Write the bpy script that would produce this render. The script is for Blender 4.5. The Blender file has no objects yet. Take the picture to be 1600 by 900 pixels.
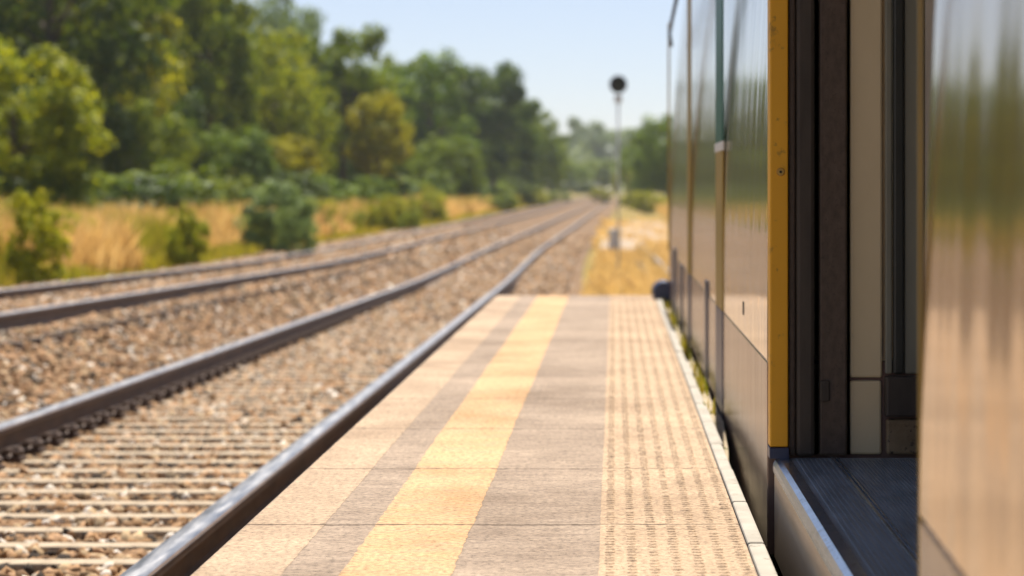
import bpy, bmesh, math, random
import numpy as np
from mathutils import Vector, Matrix
random.seed(7); RNG = np.random.default_rng(7)
S = bpy.context.scene
COL = S.collection
R = math.radians

# ------------------------------------------------------------------ helpers
def sst(a, b, v):
    t = np.clip((v-a)/(b-a), 0, 1); return t*t*(3-2*t)

def tag(o, label=None, cat=None, group=None, kind=None):
    if label: o['label'] = label
    if cat: o['category'] = cat
    if group: o['group'] = group
    if kind: o['kind'] = kind
    return o

def empty(name, loc=(0, 0, 0), rz=0.0):
    o = bpy.data.objects.new(name, None); COL.objects.link(o)
    o.location = loc; o.rotation_euler = (0, 0, rz); o.empty_display_size = .1
    return o

def mesh_obj(name, verts, faces, mat, parent=None, smooth=False):
    me = bpy.data.meshes.new(name)
    me.from_pydata([tuple(v) for v in verts], [], [tuple(f) for f in faces]); me.update()
    if smooth: me.polygons.foreach_set('use_smooth', [True]*len(me.polygons))
    if mat: me.materials.append(mat)
    o = bpy.data.objects.new(name, me); COL.objects.link(o)
    if parent: o.parent = parent
    return o

def np_mesh(name, V, F, mat, parent=None, smooth=False):
    """V (n,3), F (m,k) all faces with k corners"""
    me = bpy.data.meshes.new(name)
    n, m, k = len(V), len(F), F.shape[1]
    me.vertices.add(n); me.vertices.foreach_set('co', np.asarray(V, np.float32).ravel())
    me.loops.add(m*k); me.loops.foreach_set('vertex_index', np.asarray(F, np.int32).ravel())
    me.polygons.add(m)
    me.polygons.foreach_set('loop_start', np.arange(0, m*k, k, dtype=np.int32))
    me.polygons.foreach_set('loop_total', np.full(m, k, np.int32))
    me.update(calc_edges=True); me.validate()
    if smooth: me.polygons.foreach_set('use_smooth', [True]*len(me.polygons))
    if mat: me.materials.append(mat)
    o = bpy.data.objects.new(name, me); COL.objects.link(o)
    if parent: o.parent = parent
    return o

class MB:
    def __init__(s): s.v = []; s.f = []
    def box(s, x0, x1, y0, y1, z0, z1, b=0.0):
        n = len(s.v)
        if b <= 0:
            s.v += [(x0,y0,z0),(x1,y0,z0),(x1,y1,z0),(x0,y1,z0),(x0,y0,z1),(x1,y0,z1),(x1,y1,z1),(x0,y1,z1)]
            s.f += [tuple(n+i for i in q) for q in ((3,2,1,0),(4,5,6,7),(0,1,5,4),(1,2,6,5),(2,3,7,6),(3,0,4,7))]
        else:
            bm = bmesh.new(); bmesh.ops.create_cube(bm, size=1)
            for v in bm.verts:
                v.co = Vector(((x0+x1)/2+v.co.x*(x1-x0), (y0+y1)/2+v.co.y*(y1-y0), (z0+z1)/2+v.co.z*(z1-z0)))
            bmesh.ops.bevel(bm, geom=bm.edges[:], offset=b, segments=2, affect='EDGES', profile=.5)
            s.addbm(bm); bm.free()
        return s
    def addbm(s, bm):
        n = len(s.v); bm.verts.index_update()
        s.v += [tuple(v.co) for v in bm.verts]
        s.f += [tuple(n+v.index for v in f.verts) for f in bm.faces]
    def tube(s, pts, rad, k=8, cap=True):
        pts = [Vector(p) for p in pts]; n0 = len(s.v)
        if not hasattr(rad, '__len__'): rad = [rad]*len(pts)
        for i, p in enumerate(pts):
            d = (pts[min(i+1, len(pts)-1)]-pts[max(i-1, 0)]).normalized()
            u = d.orthogonal().normalized() if i == 0 else (u - d*u.dot(d)).normalized()
            w = d.cross(u)
            for j in range(k):
                a = 2*math.pi*j/k; s.v.append(tuple(p+(u*math.cos(a)+w*math.sin(a))*rad[i]))
        for i in range(len(pts)-1):
            for j in range(k):
                a, b = n0+i*k+j, n0+i*k+(j+1) % k
                s.f.append((a, b, b+k, a+k))
        if cap:
            s.f.append(tuple(n0+j for j in range(k))[::-1]); e = n0+(len(pts)-1)*k
            s.f.append(tuple(e+j for j in range(k)))
        return s
    def prism(s, prof, y0, y1):
        """closed x-z profile extruded along y"""
        n = len(s.v); k = len(prof)
        s.v += [(x, y0, z) for x, z in prof]+[(x, y1, z) for x, z in prof]
        for i in range(k):
            j = (i+1) % k; s.f.append((n+i, n+j, n+k+j, n+k+i))
        s.f.append(tuple(n+i for i in range(k))[::-1]); s.f.append(tuple(n+k+i for i in range(k)))
        return s
    def lathe_y(s, prof, cx, cz, k=24):
        """prof: list of (y, r) revolved about an axis along y"""
        n = len(s.v)
        for y, r in prof:
            for j in range(k):
                a = 2*math.pi*j/k; s.v.append((cx+r*math.cos(a), y, cz+r*math.sin(a)))
        for i in range(len(prof)-1):
            for j in range(k):
                a, b = n+i*k+j, n+i*k+(j+1) % k; s.f.append((a, b, b+k, a+k))
        s.f.append(tuple(n+j for j in range(k))[::-1]); e = n+(len(prof)-1)*k
        s.f.append(tuple(e+j for j in range(k)))
        return s
    def build(s, name, mat, parent=None, smooth=False, fix=True):
        o = mesh_obj(name, s.v, s.f, mat, parent, smooth)
        if fix:
            bm = bmesh.new(); bm.from_mesh(o.data); bmesh.ops.recalc_face_normals(bm, faces=bm.faces[:]); bm.to_mesh(o.data); bm.free()
        return o

# ------------------------------------------------------------------ materials
class NT:
    def __init__(s, name):
        s.m = bpy.data.materials.new(name); s.m.use_nodes = True
        s.t = s.m.node_tree; s.n = s.t.nodes; s.p = s.n['Principled BSDF']; s.out = s.n['Material Output']
    def new(s, t, **kw):
        n = s.n.new(t)
        for k, v in kw.items(): setattr(n, k, v)
        return n
    def link(s, a, b): s.t.links.new(a, b)
    def coord(s, scale=(1, 1, 1), obj=True):
        tc = s.new('ShaderNodeTexCoord'); mp = s.new('ShaderNodeMapping'); mp.inputs['Scale'].default_value = scale
        s.link(tc.outputs['Object'], mp.inputs['Vector']); return mp.outputs['Vector']
    def noise(s, vec, scale, detail=4, rough=.55, dist=0.0):
        n = s.new('ShaderNodeTexNoise'); n.inputs['Scale'].default_value = scale; n.inputs['Detail'].default_value = detail
        n.inputs['Roughness'].default_value = rough; n.inputs['Distortion'].default_value = dist
        s.link(vec, n.inputs['Vector']); return n.outputs['Fac']
    def ramp(s, fac, stops, interp='LINEAR'):
        r = s.new('ShaderNodeValToRGB'); r.color_ramp.interpolation = interp
        els = r.color_ramp.elements
        while len(els) > 1: els.remove(els[-1])
        for i, (p, c) in enumerate(stops):
            e = els[0] if i == 0 else els.new(p)
            e.position = p; e.color = (*c, 1) if len(c) == 3 else c
        s.link(fac, r.inputs['Fac']); return r.outputs['Color']
    def mix(s, fac, a, b, mode='MIX'):
        m = s.new('ShaderNodeMix', data_type='RGBA', blend_type=mode)
        for sock, v in ((m.inputs[0], fac), (m.inputs[6], a), (m.inputs[7], b)):
            if isinstance(v, (int, float)): sock.default_value = v
            elif isinstance(v, tuple): sock.default_value = (*v, 1)
            else: s.link(v, sock)
        return m.outputs[2]
    def math(s, op, a, b=0.0, c=None):
        m = s.new('ShaderNodeMath', operation=op)
        for i, v in enumerate((a, b, c)):
            if v is None: continue
            if isinstance(v, (int, float)): m.inputs[i].default_value = v
            else: s.link(v, m.inputs[i])
        return m.outputs[0]
    def bump(s, h, strength=.3, dist=.01, normal=None):
        b = s.new('ShaderNodeBump'); b.inputs['Strength'].default_value = strength; b.inputs['Distance'].default_value = dist
        s.link(h, b.inputs['Height'])
        if normal: s.link(normal, b.inputs['Normal'])
        s.link(b.outputs['Normal'], s.p.inputs['Normal']); return b.outputs['Normal']
    def set(s, col=None, rough=None, metal=None, spec=None, coat=None):
        for key, v in (('Base Color', col), ('Roughness', rough), ('Metallic', metal), ('Specular IOR Level', spec), ('Coat Weight', coat)):
            if v is None: continue
            if isinstance(v, (int, float)): s.p.inputs[key].default_value = v
            elif isinstance(v, tuple): s.p.inputs[key].default_value = (*v, 1)
            else: s.link(v, s.p.inputs[key])
        return s

def worn(name, c0, c1, scale=12, rough=.6, metal=0.0, bump=.15, stretch=(1, 1, 1), dirt_or_reflection=None, spec=None):
    t = NT(name); v = t.coord(stretch); f = t.noise(v, scale, 6, .6)
    col = t.ramp(f, [(.3, c0), (.7, c1)])
    if dirt_or_reflection:
        g = t.noise(t.coord(), scale*2.3, 6, .7); m = t.ramp(g, [(.575, (0, 0, 0)), (.64, (1, 1, 1))])
        col = t.mix(m, col, dirt_or_reflection)
    t.set(col, rough, metal, spec); t.bump(f, bump, .004)
    return t.m

def island_mat(name, stops, rough=.8, translucent=0.0, tcol=None, objrand=.0, spec=.3, noise=True):
    """colour per loose piece (stone, leaf, blade), with a slow world-space drift"""
    t = NT(name); g = t.new('ShaderNodeNewGeometry')
    col = t.ramp(g.outputs['Random Per Island'], stops)
    if noise:
        tc = t.new('ShaderNodeTexCoord'); f = t.noise(tc.outputs['Object'], .9, 3)
        hs = t.new('ShaderNodeHueSaturation'); t.link(col, hs.inputs['Color'])
        t.link(t.math('MULTIPLY_ADD', f, .9, .55), hs.inputs['Value'])
        if objrand > 0:
            oi = t.new('ShaderNodeObjectInfo')
            t.link(t.math('MULTIPLY_ADD', oi.outputs['Random'], objrand*.07, .5-objrand*.012), hs.inputs['Hue'])
        col = hs.outputs['Color']
    t.set(col, rough, spec=spec)
    if translucent > 0:
        tr = t.new('ShaderNodeBsdfTranslucent'); mx = t.new('ShaderNodeMixShader'); mx.inputs[0].default_value = translucent
        c2 = t.mix(1.0, col, tcol or (1.2, 1.2, .6), 'MULTIPLY'); t.link(c2, tr.inputs['Color'])
        t.link(t.p.outputs[0], mx.inputs[1]); t.link(tr.outputs[0], mx.inputs[2]); t.link(mx.outputs[0], t.out.inputs['Surface'])
    return t.m

M = {}
M['rail'] = worn('rail_steel', (.09, .06, .045), (.17, .11, .075), 14, .7, .0, .3, (1, .3, 1))
def rail_top():
    t = NT('rail_running_surface'); f = t.noise(t.coord((1, .08, 1)), 40, 5)
    t.set(t.ramp(f, [(.3, (.27, .27, .27)), (.7, (.42, .41, .40))]), t.ramp(f, [(.3, (.30,)*3), (.7, (.45,)*3)]), 1.0); t.bump(f, .05, .002); return t.m
M['rail_top'] = rail_top()
M['sleeper'] = worn('sleeper_concrete', (.30, .23, .15), (.46, .37, .26), 9, .9, 0, .5, (1, 1, 1), (.16, .11, .08))
M['old_sleeper'] = worn('sleeper_old', (.12, .09, .07), (.22, .17, .13), 9, .9, 0, .5)
M['clip'] = worn('clip_rust', (.05, .032, .024), (.13, .08, .055), 30, .75, .2, .4)
STONE = [(0, (.11, .063, .032)), (.18, (.33, .19, .088)), (.38, (.44, .27, .15)), (.58, (.21, .125, .064)), (.70, (.50, .36, .21)),
         (.80, (.045, .034, .026)), (.90, (.05, .038, .028)), (.94, (.58, .49, .38)), (1, (.66, .60, .52))]
M['stone'] = island_mat('ballast_stone', STONE, .9, spec=.2, noise=False)
def ballast():
    t = NT('ballast_ground'); v = t.coord()
    vo = t.new('ShaderNodeTexVoronoi'); vo.inputs['Scale'].default_value = 17; t.link(v, vo.inputs['Vector'])
    sep = t.new('ShaderNodeSeparateColor'); t.link(vo.outputs['Color'], sep.inputs['Color'])
    col = t.ramp(sep.outputs[0], STONE)
    big = t.noise(v, .35, 4); col = t.mix(1.0, t.mix(t.math('MULTIPLY', big, .55), col, (.25, .15, .085)), (.72, .72, .72), 'MULTIPLY'); col = t.mix(0.0, col, (.25, .15, .085))
    t.set(col, .95, spec=.15); h = t.math('SUBTRACT', 1.0, vo.outputs['Distance']); t.bump(h, .9, .04); return t.m
M['ballast'] = ballast()
def gravel():
    t = NT('pale_gravel'); v = t.coord(); vo = t.new('ShaderNodeTexVoronoi'); vo.inputs['Scale'].default_value = 9; t.link(v, vo.inputs['Vector'])
    sep = t.new('ShaderNodeSeparateColor'); t.link(vo.outputs['Color'], sep.inputs['Color'])
    t.set(t.ramp(sep.outputs[0], [(0, (.26, .18, .12)), (.5, (.38, .29, .20)), (1, (.50, .42, .33))]), .95, spec=.2); t.bump(vo.outputs['Distance'], .7, .03); return t.m
M['gravel'] = gravel()
def soil():
    t = NT('dry_ground'); v = t.coord(); a = t.noise(v, .22, 5, .6); b = t.noise(v, 6, 6, .7)
    c = t.ramp(a, [(.30, (.13, .125, .035)), (.45, (.25, .20, .06)), (.60, (.36, .235, .085)), (.75, (.24, .16, .07))])
    c = t.mix(t.math('MULTIPLY', b, .5), c, (.15, .12, .045)); t.set(c, .95, spec=.1); t.bump(b, .8, .06); return t.m
M['soil'] = soil()
def platform_mat(name, c0, c1, wear, joint=True, ribs=.5):
    t = NT(name); v = t.coord(); a = t.noise(v, 2.2, 5, .6); b = t.noise(v, 70, 5, .75); rib = t.noise(t.coord((2.6, 8, 1)), 3.4, 6, .72)
    col = t.ramp(a, [(.3, c0), (.7, c1)])
    col = t.mix(t.ramp(rib, [(.42, (.0,)*3), (.72, (ribs,)*3)]), col, wear)
    sp = t.ramp(b, [(.34, (.35,)*3), (.47, (.95,)*3), (.66, (1.45, 1.43, 1.4))]); col = t.mix(.8, col, sp, 'MULTIPLY')
    st = t.noise(v, 1.1, 8, .68); col = t.mix(.75, col, t.ramp(st, [(.32, (.72, .69, .66)), (.5, (1,)*3), (.68, (1.16, 1.15, 1.13))]), 'MULTIPLY')
    h = t.math('ADD', b, t.math('MULTIPLY', rib, .6))
    pit = t.noise(t.coord((1, 2.2, 1)), 24, 6, .75); pm = t.ramp(pit, [(.62, (0,)*3), (.68, (1,)*3)])
    col = t.mix(t.math('MULTIPLY', pm, .6), col, (.13, .085, .055))
    if joint:
        sx = t.new('ShaderNodeSeparateXYZ'); wob = t.new('ShaderNodeTexCoord'); t.link(wob.outputs['Object'], sx.inputs[0])
        wn = t.noise(t.coord((9, 1, 1)), 3, 4, .7)
        yy = t.math('ADD', sx.outputs['Y'], t.math('MULTIPLY', wn, .02))
        fr = t.math('FRACT', t.math('DIVIDE', t.math('ADD', yy, -.02), .97))
        d = t.math('ABSOLUTE', t.math('SUBTRACT', fr, .5)); ln = t.ramp(d, [(.488, (0,)*3), (.4945, (1,)*3)])
        br = t.ramp(t.noise(t.coord((6, 1, 1)), 4, 4, .7), [(.44, (.1,)*3), (.60, (1,)*3)])
        lm = t.math('MULTIPLY', ln, t.math('MULTIPLY', br, .8)); col = t.mix(lm, col, (.12, .085, .06))
        h = t.math('SUBTRACT', h, t.math('MULTIPLY', ln, 2.0))
    t.set(col, .9, spec=.25); t.bump(h, .7, .009); return t.m
M['edge_tan'] = platform_mat('platform_tan', (.37, .268, .180), (.465, .345, .235), (.29, .21, .145))
M['grey'] = platform_mat('platform_grey', (.29, .22, .162), (.38, .295, .22), (.21, .157, .118), ribs=1.0)
M['yellow_line'] = platform_mat('yellow_line_paint', (.49, .30, .145), (.56, .355, .19), (.41, .30, .20), ribs=.8)
M['tactile'] = platform_mat('tactile_paving', (.40, .285, .185), (.49, .355, .235), (.31, .225, .15))
M['coping'] = worn('coping_concrete', (.30, .27, .22), (.43, .39, .32), 7, .9, 0, .4, (1, 1, 1), (.25, .22, .17))
M['reflector_ledge'] = worn('pale_reflector_ledge', (.30, .24, .15), (.44, .35, .23), 9, .95, 0, .5, (1, 1, 1), (.10, .11, .03))
M['platform_wall'] = worn('platform_wall', (.25, .21, .17), (.36, .31, .25), 4, .95, 0, .4)

def body_mat(name, c, rough=.12, metal=.55, bd=.0007, ys=5.5, spec=.5, fine=.22, dirt_or_reflection=(.20, .155, .11)):
    t = NT(name)
    w1 = t.noise(t.coord((.3, ys, .25)), 1.0, 1.5, .4); w2 = t.noise(t.coord((.3, ys*5, .7)), 1.0, 5, .65); w3 = t.noise(t.coord((1, 1.5, 3)), 8, 5, .6)
    d = t.noise(t.coord((1, 16, .9)), 2.0, 6, .65); d2 = t.noise(t.coord((1, 1.0, .8)), 3.0, 6, .65)
    col = t.mix(t.ramp(d, [(.45, (0,)*3), (.75, (.40,)*3)]), c, dirt_or_reflection)
    col = t.mix(t.ramp(d2, [(.45, (0,)*3), (.75, (.4,)*3)]), col, dirt_or_reflection)
    t.set(col, t.ramp(d, [(.3, (rough,)*3), (.75, (rough+.08,)*3)]), metal, spec)
    t.bump(t.math('ADD', t.math('ADD', w1, t.math('MULTIPLY', w2, fine)), t.math('MULTIPLY', w3, .002)), 1.0, bd); return t.m
M['body'] = body_mat('carriage_silver_paint', (.60, .50, .35), .07, .72, .0022, 7.0, fine=.05)
M['band'] = body_mat('carriage_navy_tan_reflection', (.15, .10, .085), .18, .0, .0022, 7.0, .45, .06, (.30, .19, .12))  # brown tone and streaks: grime plus the platform's reflection painted over navy
M['leaf_body'] = body_mat('door_leaf_silver', (.52, .36, .185), .10, .80, .0050, 7.0, fine=.02)
M['yellow_paint'] = worn('yellow_paint', (.68, .34, .008), (.76, .40, .014), 5, .45, 0, .04, (1, 1, .4), (.42, .24, .02))
M['olive'] = worn('olive_paint', (.30, .20, .03), (.38, .26, .05), 6, .5, 0, .05)
M['teal'] = worn('teal_paint', (.005, .095, .075), (.01, .13, .10), 6, .4, 0, .05)
M['navy'] = worn('navy_paint', (.02, .03, .07), (.035, .05, .11), 6, .4, 0, .05)
M['white_paint'] = worn('white_paint', (.6, .6, .58), (.75, .75, .72), 6, .5, 0, .05)
M['rubber'] = worn('seal_rubber', (.032, .026, .020), (.062, .050, .039), 18, .6, 0, .15, (1, 1, .25))
M['black'] = worn('black_gap', (.006, .005, .005), (.012, .010, .009), 10, .8)
M['brown_panel'] = worn('brown_door_edge', (.062, .045, .032), (.105, .076, .056), 60, .55, 0, .12, (1, 1, .5), (.055, .04, .03))
M['cream'] = worn('cream_panel', (.60, .515, .32), (.68, .585, .38), 5, .5, 0, .05, (1, 1, .5))
M['greygreen'] = worn('grey_green_panel', (.16, .165, .13), (.21, .215, .17), 7, .5, 0, .1, (1, 1, .4))
M['darkgreen'] = worn('dark_green_rail', (.018, .022, .018), (.03, .034, .03), 7, .5)
M['box_tan'] = worn('dirty_tan_box', (.16, .11, .055), (.26, .19, .11), 20, .8, 0, .3, (1, 1, 1), (.07, .05, .03))
def floor_mat():
    t = NT('ribbed_floor'); f = t.noise(t.coord((4, 1, 1)), 6, 6, .6)
    sx = t.new('ShaderNodeSeparateXYZ'); tc = t.new('ShaderNodeTexCoord'); t.link(tc.outputs['Object'], sx.inputs[0])
    rb = t.math('SINE', t.math('MULTIPLY', sx.outputs['Y'], 420)); 
    t.set(t.ramp(f, [(.3, (.16, .185, .21)), (.7, (.29, .32, .345))]), t.ramp(f, [(.3, (.28,)*3), (.7, (.5,)*3)]), .15)
    t.bump(t.math('ADD', t.math('MULTIPLY', rb, .3), f), .35, .004); return t.m
M['floor'] = floor_mat()
M['nose'] = worn('step_nose_metal', (.30, .36, .44), (.50, .57, .66), 22, .25, .9, .35, (1, 2.2, 1), (.05, .06, .08))
def riser_mat():
    t = NT('riser_tan_reflection'); f = t.noise(t.coord((1, 1.5, 30)), 3, 5, .6)
    t.set(t.ramp(f, [(.3, (.60, .44, .28)), (.7, (.72, .56, .38))]), t.ramp(f, [(.3, (.30,)*3), (.7, (.45,)*3)]), .0); t.bump(f, .12, .003); return t.m  # reflected tan of the platform painted in as a matt base colour
M['riser'] = riser_mat()
M['brass'] = worn('screw_brass', (.45, .30, .08), (.6, .42, .14), 30, .4, .8, .2)
M['interior'] = worn('interior_lining', (.40, .37, .31), (.5, .46, .39), 3, .6, 0, .05)
M['under'] = worn('underframe', (.02, .018, .016), (.045, .038, .032), 6, .9, 0, .3)
M['signal_black'] = worn('signal_black', (.008, .008, .009), (.018, .018, .018), 8, .5)
M['post'] = worn('galvanised_post', (.45, .46, .48), (.58, .59, .6), 8, .5, .0, .1)
M['lens'] = worn('signal_lens', (.03, .05, .03), (.05, .08, .05), 8, .1)
M['bark'] = worn('bark', (.07, .05, .035), (.14, .10, .07), 8, .95, 0, .8, (1, 1, .25))
TR = (1.6, 1.35, .35)
M['leaf_bright'] = island_mat('leaf_bright', [(0, (.13, .17, .010)), (.5, (.26, .28, .014)), (1, (.42, .40, .028))], .55, .48, TR, .5)
M['leaf_mid'] = island_mat('leaf_mid', [(0, (.07, .12, .015)), (.5, (.135, .20, .022)), (1, (.26, .31, .035))], .55, .46, TR, .4)
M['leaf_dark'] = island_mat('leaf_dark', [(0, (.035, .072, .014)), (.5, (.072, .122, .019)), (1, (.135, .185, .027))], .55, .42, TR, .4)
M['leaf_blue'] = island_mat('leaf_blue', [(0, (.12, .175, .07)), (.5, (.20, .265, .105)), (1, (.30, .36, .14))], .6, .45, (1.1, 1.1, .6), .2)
M['leaf_weed'] = island_mat('leaf_weed', [(0, (.15, .20, .018)), (.5, (.27, .30, .025)), (1, (.40, .38, .045))], .7, .45, TR, .3)
M['dry_grass'] = island_mat('dry_grass', [(0, (.48, .335, .125)), (.5, (.63, .465, .20)), (1, (.74, .60, .32))], .8, .55, (1.2, 1.0, .7), noise=False)
M['green_grass'] = island_mat('green_grass', [(0, (.17, .19, .02)), (.5, (.30, .29, .035)), (.8, (.42, .36, .06)), (1, (.50, .36, .10))], .8, .5, (1.2, 1.1, .5), noise=False)

# ------------------------------------------------------------------ line of the railway (metres; camera at 0,0,0.8 looking along +y; platform top is z = 0)
YS = np.arange(-40, 1500, 1.0)
_d = -.017 + .0235*sst(42, 84, YS)
_x = np.cumsum(_d); _x = _x-np.interp(0, YS, _x)-2.24
def xc(y): return np.interp(y, YS, _x)                       # centre of the near track
def zt(y):                                                    # rail top of the near track
    y = np.asarray(y, float)
    return np.where(y < 35, -.28-.0175*y, -.8925-.0175*18*(1-np.exp(-(np.maximum(y, 35)-35)/18)))
BEDX = np.array([-9.4, -7.1, -6.1, -5.0, -3.6, -2.35, -1.95, -1.50, -.90, .90, 1.25, 1.8, 2.4, 8])
BEDZ = np.array([-.30, -.10, .10, .195, .195, .16, .01, -.14, -.198, -.198, -.19, -.23, -.27, -.36])
def bed(x, y): return zt(y)+np.interp(x-xc(y), BEDX, BEDZ)
def ground_z(x, y):
    r = x-xc(y)
    g = zt(y)-.36
    g = g+sst(-4.5, -6.6, r)*.26+sst(-6.6, -20, r)*.75+sst(5, 15, r)*.8
    return g+.05*np.sin(x*.9+y*.31)*sst(1.5, 4, np.abs(r))

# ------------------------------------------------------------------ ground and ballast
gx = np.concatenate([np.linspace(-900, -40, 16), np.linspace(-36, 24, 76), np.linspace(30, 900, 16)])
gy = np.concatenate([np.linspace(-60, 0, 8), np.linspace(2, 120, 80), np.linspace(126, 320, 40), np.linspace(340, 1400, 30)])
GX, GY = np.meshgrid(gx, gy)
V = np.stack([GX, GY, ground_z(GX, GY)], -1).reshape(-1, 3)
nx, ny = len(gx), len(gy); I = np.arange(nx*ny).reshape(ny, nx)
F = np.stack([I[:-1, :-1], I[:-1, 1:], I[1:, 1:], I[1:, :-1]], -1).reshape(-1, 4)
tag(np_mesh('ground', V, F, M['soil'], smooth=True), kind='structure')

bx = np.concatenate([np.linspace(-7.3, 2.3, 74)]); by = np.concatenate([np.linspace(-12, 60, 220), np.linspace(62, 460, 140)])
BX, BY = np.meshgrid(bx, by); RX = BX+xc(BY)
BZ = bed(RX, BY)+.02*np.sin(RX*7+BY*3.3)*np.sin(BY*5.1-RX*2)+.012*np.sin(RX*19+BY*13)
BZ = BZ-sst(.8, 1.9, np.abs(BX+2.5)-3.4)*.05
nx, ny = len(bx), len(by); I = np.arange(nx*ny).reshape(ny, nx)
V = np.stack([RX, BY, BZ], -1).reshape(-1, 3)
F = np.stack([I[:-1, :-1], I[:-1, 1:], I[1:, 1:], I[1:, :-1]], -1).reshape(-1, 4)
tag(np_mesh('ballast_ground', V, F, M['ballast'], smooth=True), kind='structure')

# right-hand track bed of pale gravel, wider beyond the platform
py_ = np.linspace(-12, 135, 120); prt = np.linspace(0, 1, 12)
RT = 2.08                                                     # centre of the right-hand track
left_edge = RT-.9-1.5*sst(70, 80, py_); right_edge = RT+1.6
PX = left_edge[:, None]+(right_edge-left_edge)[:, None]*prt[None, :] if False else left_edge[:, None]+(right_edge-left_edge[:, None])*prt[None, :]
PYY = np.repeat(py_[:, None], 12, 1)
PX = PX + (np.interp(PYY, YS, _x)+2.24+.017*35)*sst(40, 90, PYY)*1.0
prof = np.interp(prt, [0, .12, .3, .8, .95, 1], [-.37, -.22, -.17, -.17, -.25, -.40])
PZ = zt(PYY)+prof[None, :]
I = np.arange(PX.size).reshape(PX.shape)
F = np.stack([I[:-1, :-1], I[:-1, 1:], I[1:, 1:], I[1:, :-1]], -1).reshape(-1, 4)
tag(np_mesh('gravel_ground', np.stack([PX, PYY, PZ], -1).reshape(-1, 3), F, M['gravel'], smooth=True), kind='structure')

# loose ballast stones lying on the bed
def ico():
    bm = bmesh.new(); bmesh.ops.create_icosphere(bm, subdivisions=1, radius=1); bm.verts.index_update()
    v = np.array([p.co[:] for p in bm.verts]); f = np.array([[q.index for q in t.verts] for t in bm.faces]); bm.free(); return v, f
IV, IF = ico()
def stones(n, xs, ys, zs, size):
    a = RNG.uniform(0, 2*np.pi, n); ca, sa = np.cos(a), np.sin(a)
    sc = size[:, None]*RNG.uniform(.62, 1.25, (n, 3)); sc[:, 2] *= .8
    P = IV[None]*RNG.uniform(.72, 1.18, (n, len(IV), 1))*sc[:, None, :]
    t = RNG.normal(0, .4, (n, 2)); P[..., 2] += P[..., 0]*t[:, 0:1]+P[..., 1]*t[:, 1:2]
    X = P[..., 0]*ca[:, None]-P[..., 1]*sa[:, None]; Y = P[..., 0]*sa[:, None]+P[..., 1]*ca[:, None]
    V = np.stack([X+xs[:, None], Y+ys[:, None], P[..., 2]+zs[:, None]], -1)
    F = IF[None]+(np.arange(n)*len(IV))[:, None, None]
    return V.reshape(-1, 3), F.reshape(-1, 3)
def sample_stones(n, y0, y1, s0, s1, lo=-6.6, hi=2.0):
    u = RNG.uniform(0, 1, n); ys = y0+(y1-y0)*u**1.0; xs = xc(ys)+RNG.uniform(lo, hi, n)
    k = (xs > -.33*ys-.4) & ((xs < -.86) | (ys > 15.6))
    xs, ys = xs[k], ys[k]; s = RNG.uniform(s0, s1, len(xs))
    r = xs-xc(ys)
    d = np.minimum(np.abs(np.abs(r)-.865), np.abs(np.abs(r+3.47)-.865)); k = d > .085
    xs, ys, s, r = xs[k], ys[k], s[k], r[k]
    # fewer stones on the sleeper tops
    ph = (ys/.4) % 1; on = (np.abs(r) < 1.35) & (ys < 34) & ((ph < .155) | (ph > .845)); keep = ~on | (RNG.uniform(0, 1, len(xs)) < .04)
    xs, ys, s = xs[keep], ys[keep], s[keep]
    return stones(len(xs), xs, ys, bed(xs, ys)+s*.15, s)
parts = [sample_stones(34000, 4.5, 13, .020, .036), sample_stones(42000, 13, 26, .026, .044), sample_stones(30000, 26, 50, .035, .062), sample_stones(26000, 50, 95, .055, .10)]
VV = []; FF = []; off = 0
for v, f in parts: VV.append(v); FF.append(f+off); off += len(v)
tag(np_mesh('ballast_stones', np.concatenate(VV), np.concatenate(FF), M['stone']),
    'brown and tan ballast stones heaped around the rails', 'ballast', kind='stuff')

# ------------------------------------------------------------------ tracks
RP = [(-.075, -.172), (.075, -.172), (.075, -.160), (.022, -.146), (.010, -.130), (.010, -.055), (.026, -.046), (.048, -.036), (.048, -.010), (.038, -.001), (-.038, -.001), (-.048, -.010),
      (-.048, -.036), (-.026, -.046), (-.010, -.055), (-.010, -.130), (-.022, -.146), (-.075, -.160)]
def rail(parent, cx, top, off, y0, y1):
    ys = np.concatenate([np.arange(y0, 60, 1.0), np.arange(60, y1, 4.0)]); n = len(RP)
    V = []; F = []; Ft = []
    for i, y in enumerate(ys):
        for px, pz in RP: V.append((cx(y)+off+px, y, top(y)+pz))
    for i in range(len(ys)-1):
        for j in range(n):
            a, b = i*n+j, i*n+(j+1) % n
            F.append((a, b, b+n, a+n))
    o = mesh_obj('rail', V, F, M['rail'], parent)
    V2 = []; T2 = []
    prof = [(-.0485, -.012), (-.036, .002), (.036, .002), (.0485, -.012)]
    for i, y in enumerate(ys):
        for px, pz in prof: V2.append((cx(y)+off+px, y, top(y)+pz))
    for i in range(len(ys)-1):
        for j in range(3): a = i*4+j; T2.append((a, a+1, a+5, a+4))
    mesh_obj('running_surface', V2, T2, M['rail_top'], o, smooth=True)
    return o
sm = MB().box(-1.36, 1.36, -.055, .055, -.16, 0, .012)
sl_proto = sm.build('sleeper', M['sleeper']); clip = MB(); e = 1
clip.box(-.055, .055, -.055, .055, 0, .024, .004)
clip.tube([(-.075, 0, .03), (-.02, -.035, .062), (.03, -.045, .05), (.045, 0, .045), (.02, .045, .06), (-.03, .03, .06), (-.045, -.01, .015)], .016, 6)
clip.tube([(.01, 0, .01), (.01, 0, .075)], .02, 6)
clips = []
for sx_ in (-.865, .865):
    for e in (-1, 1):
        c = clip.build('rail_clip', M['clip'], sl_proto) if not clips else clips[0].copy()
        if clips: COL.objects.link(c); c.parent = sl_proto
        c.location = (sx_+e*.118, 0, 0); c.rotation_euler = (0, 0, 0 if e > 0 else math.pi); clips.append(c)
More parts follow.
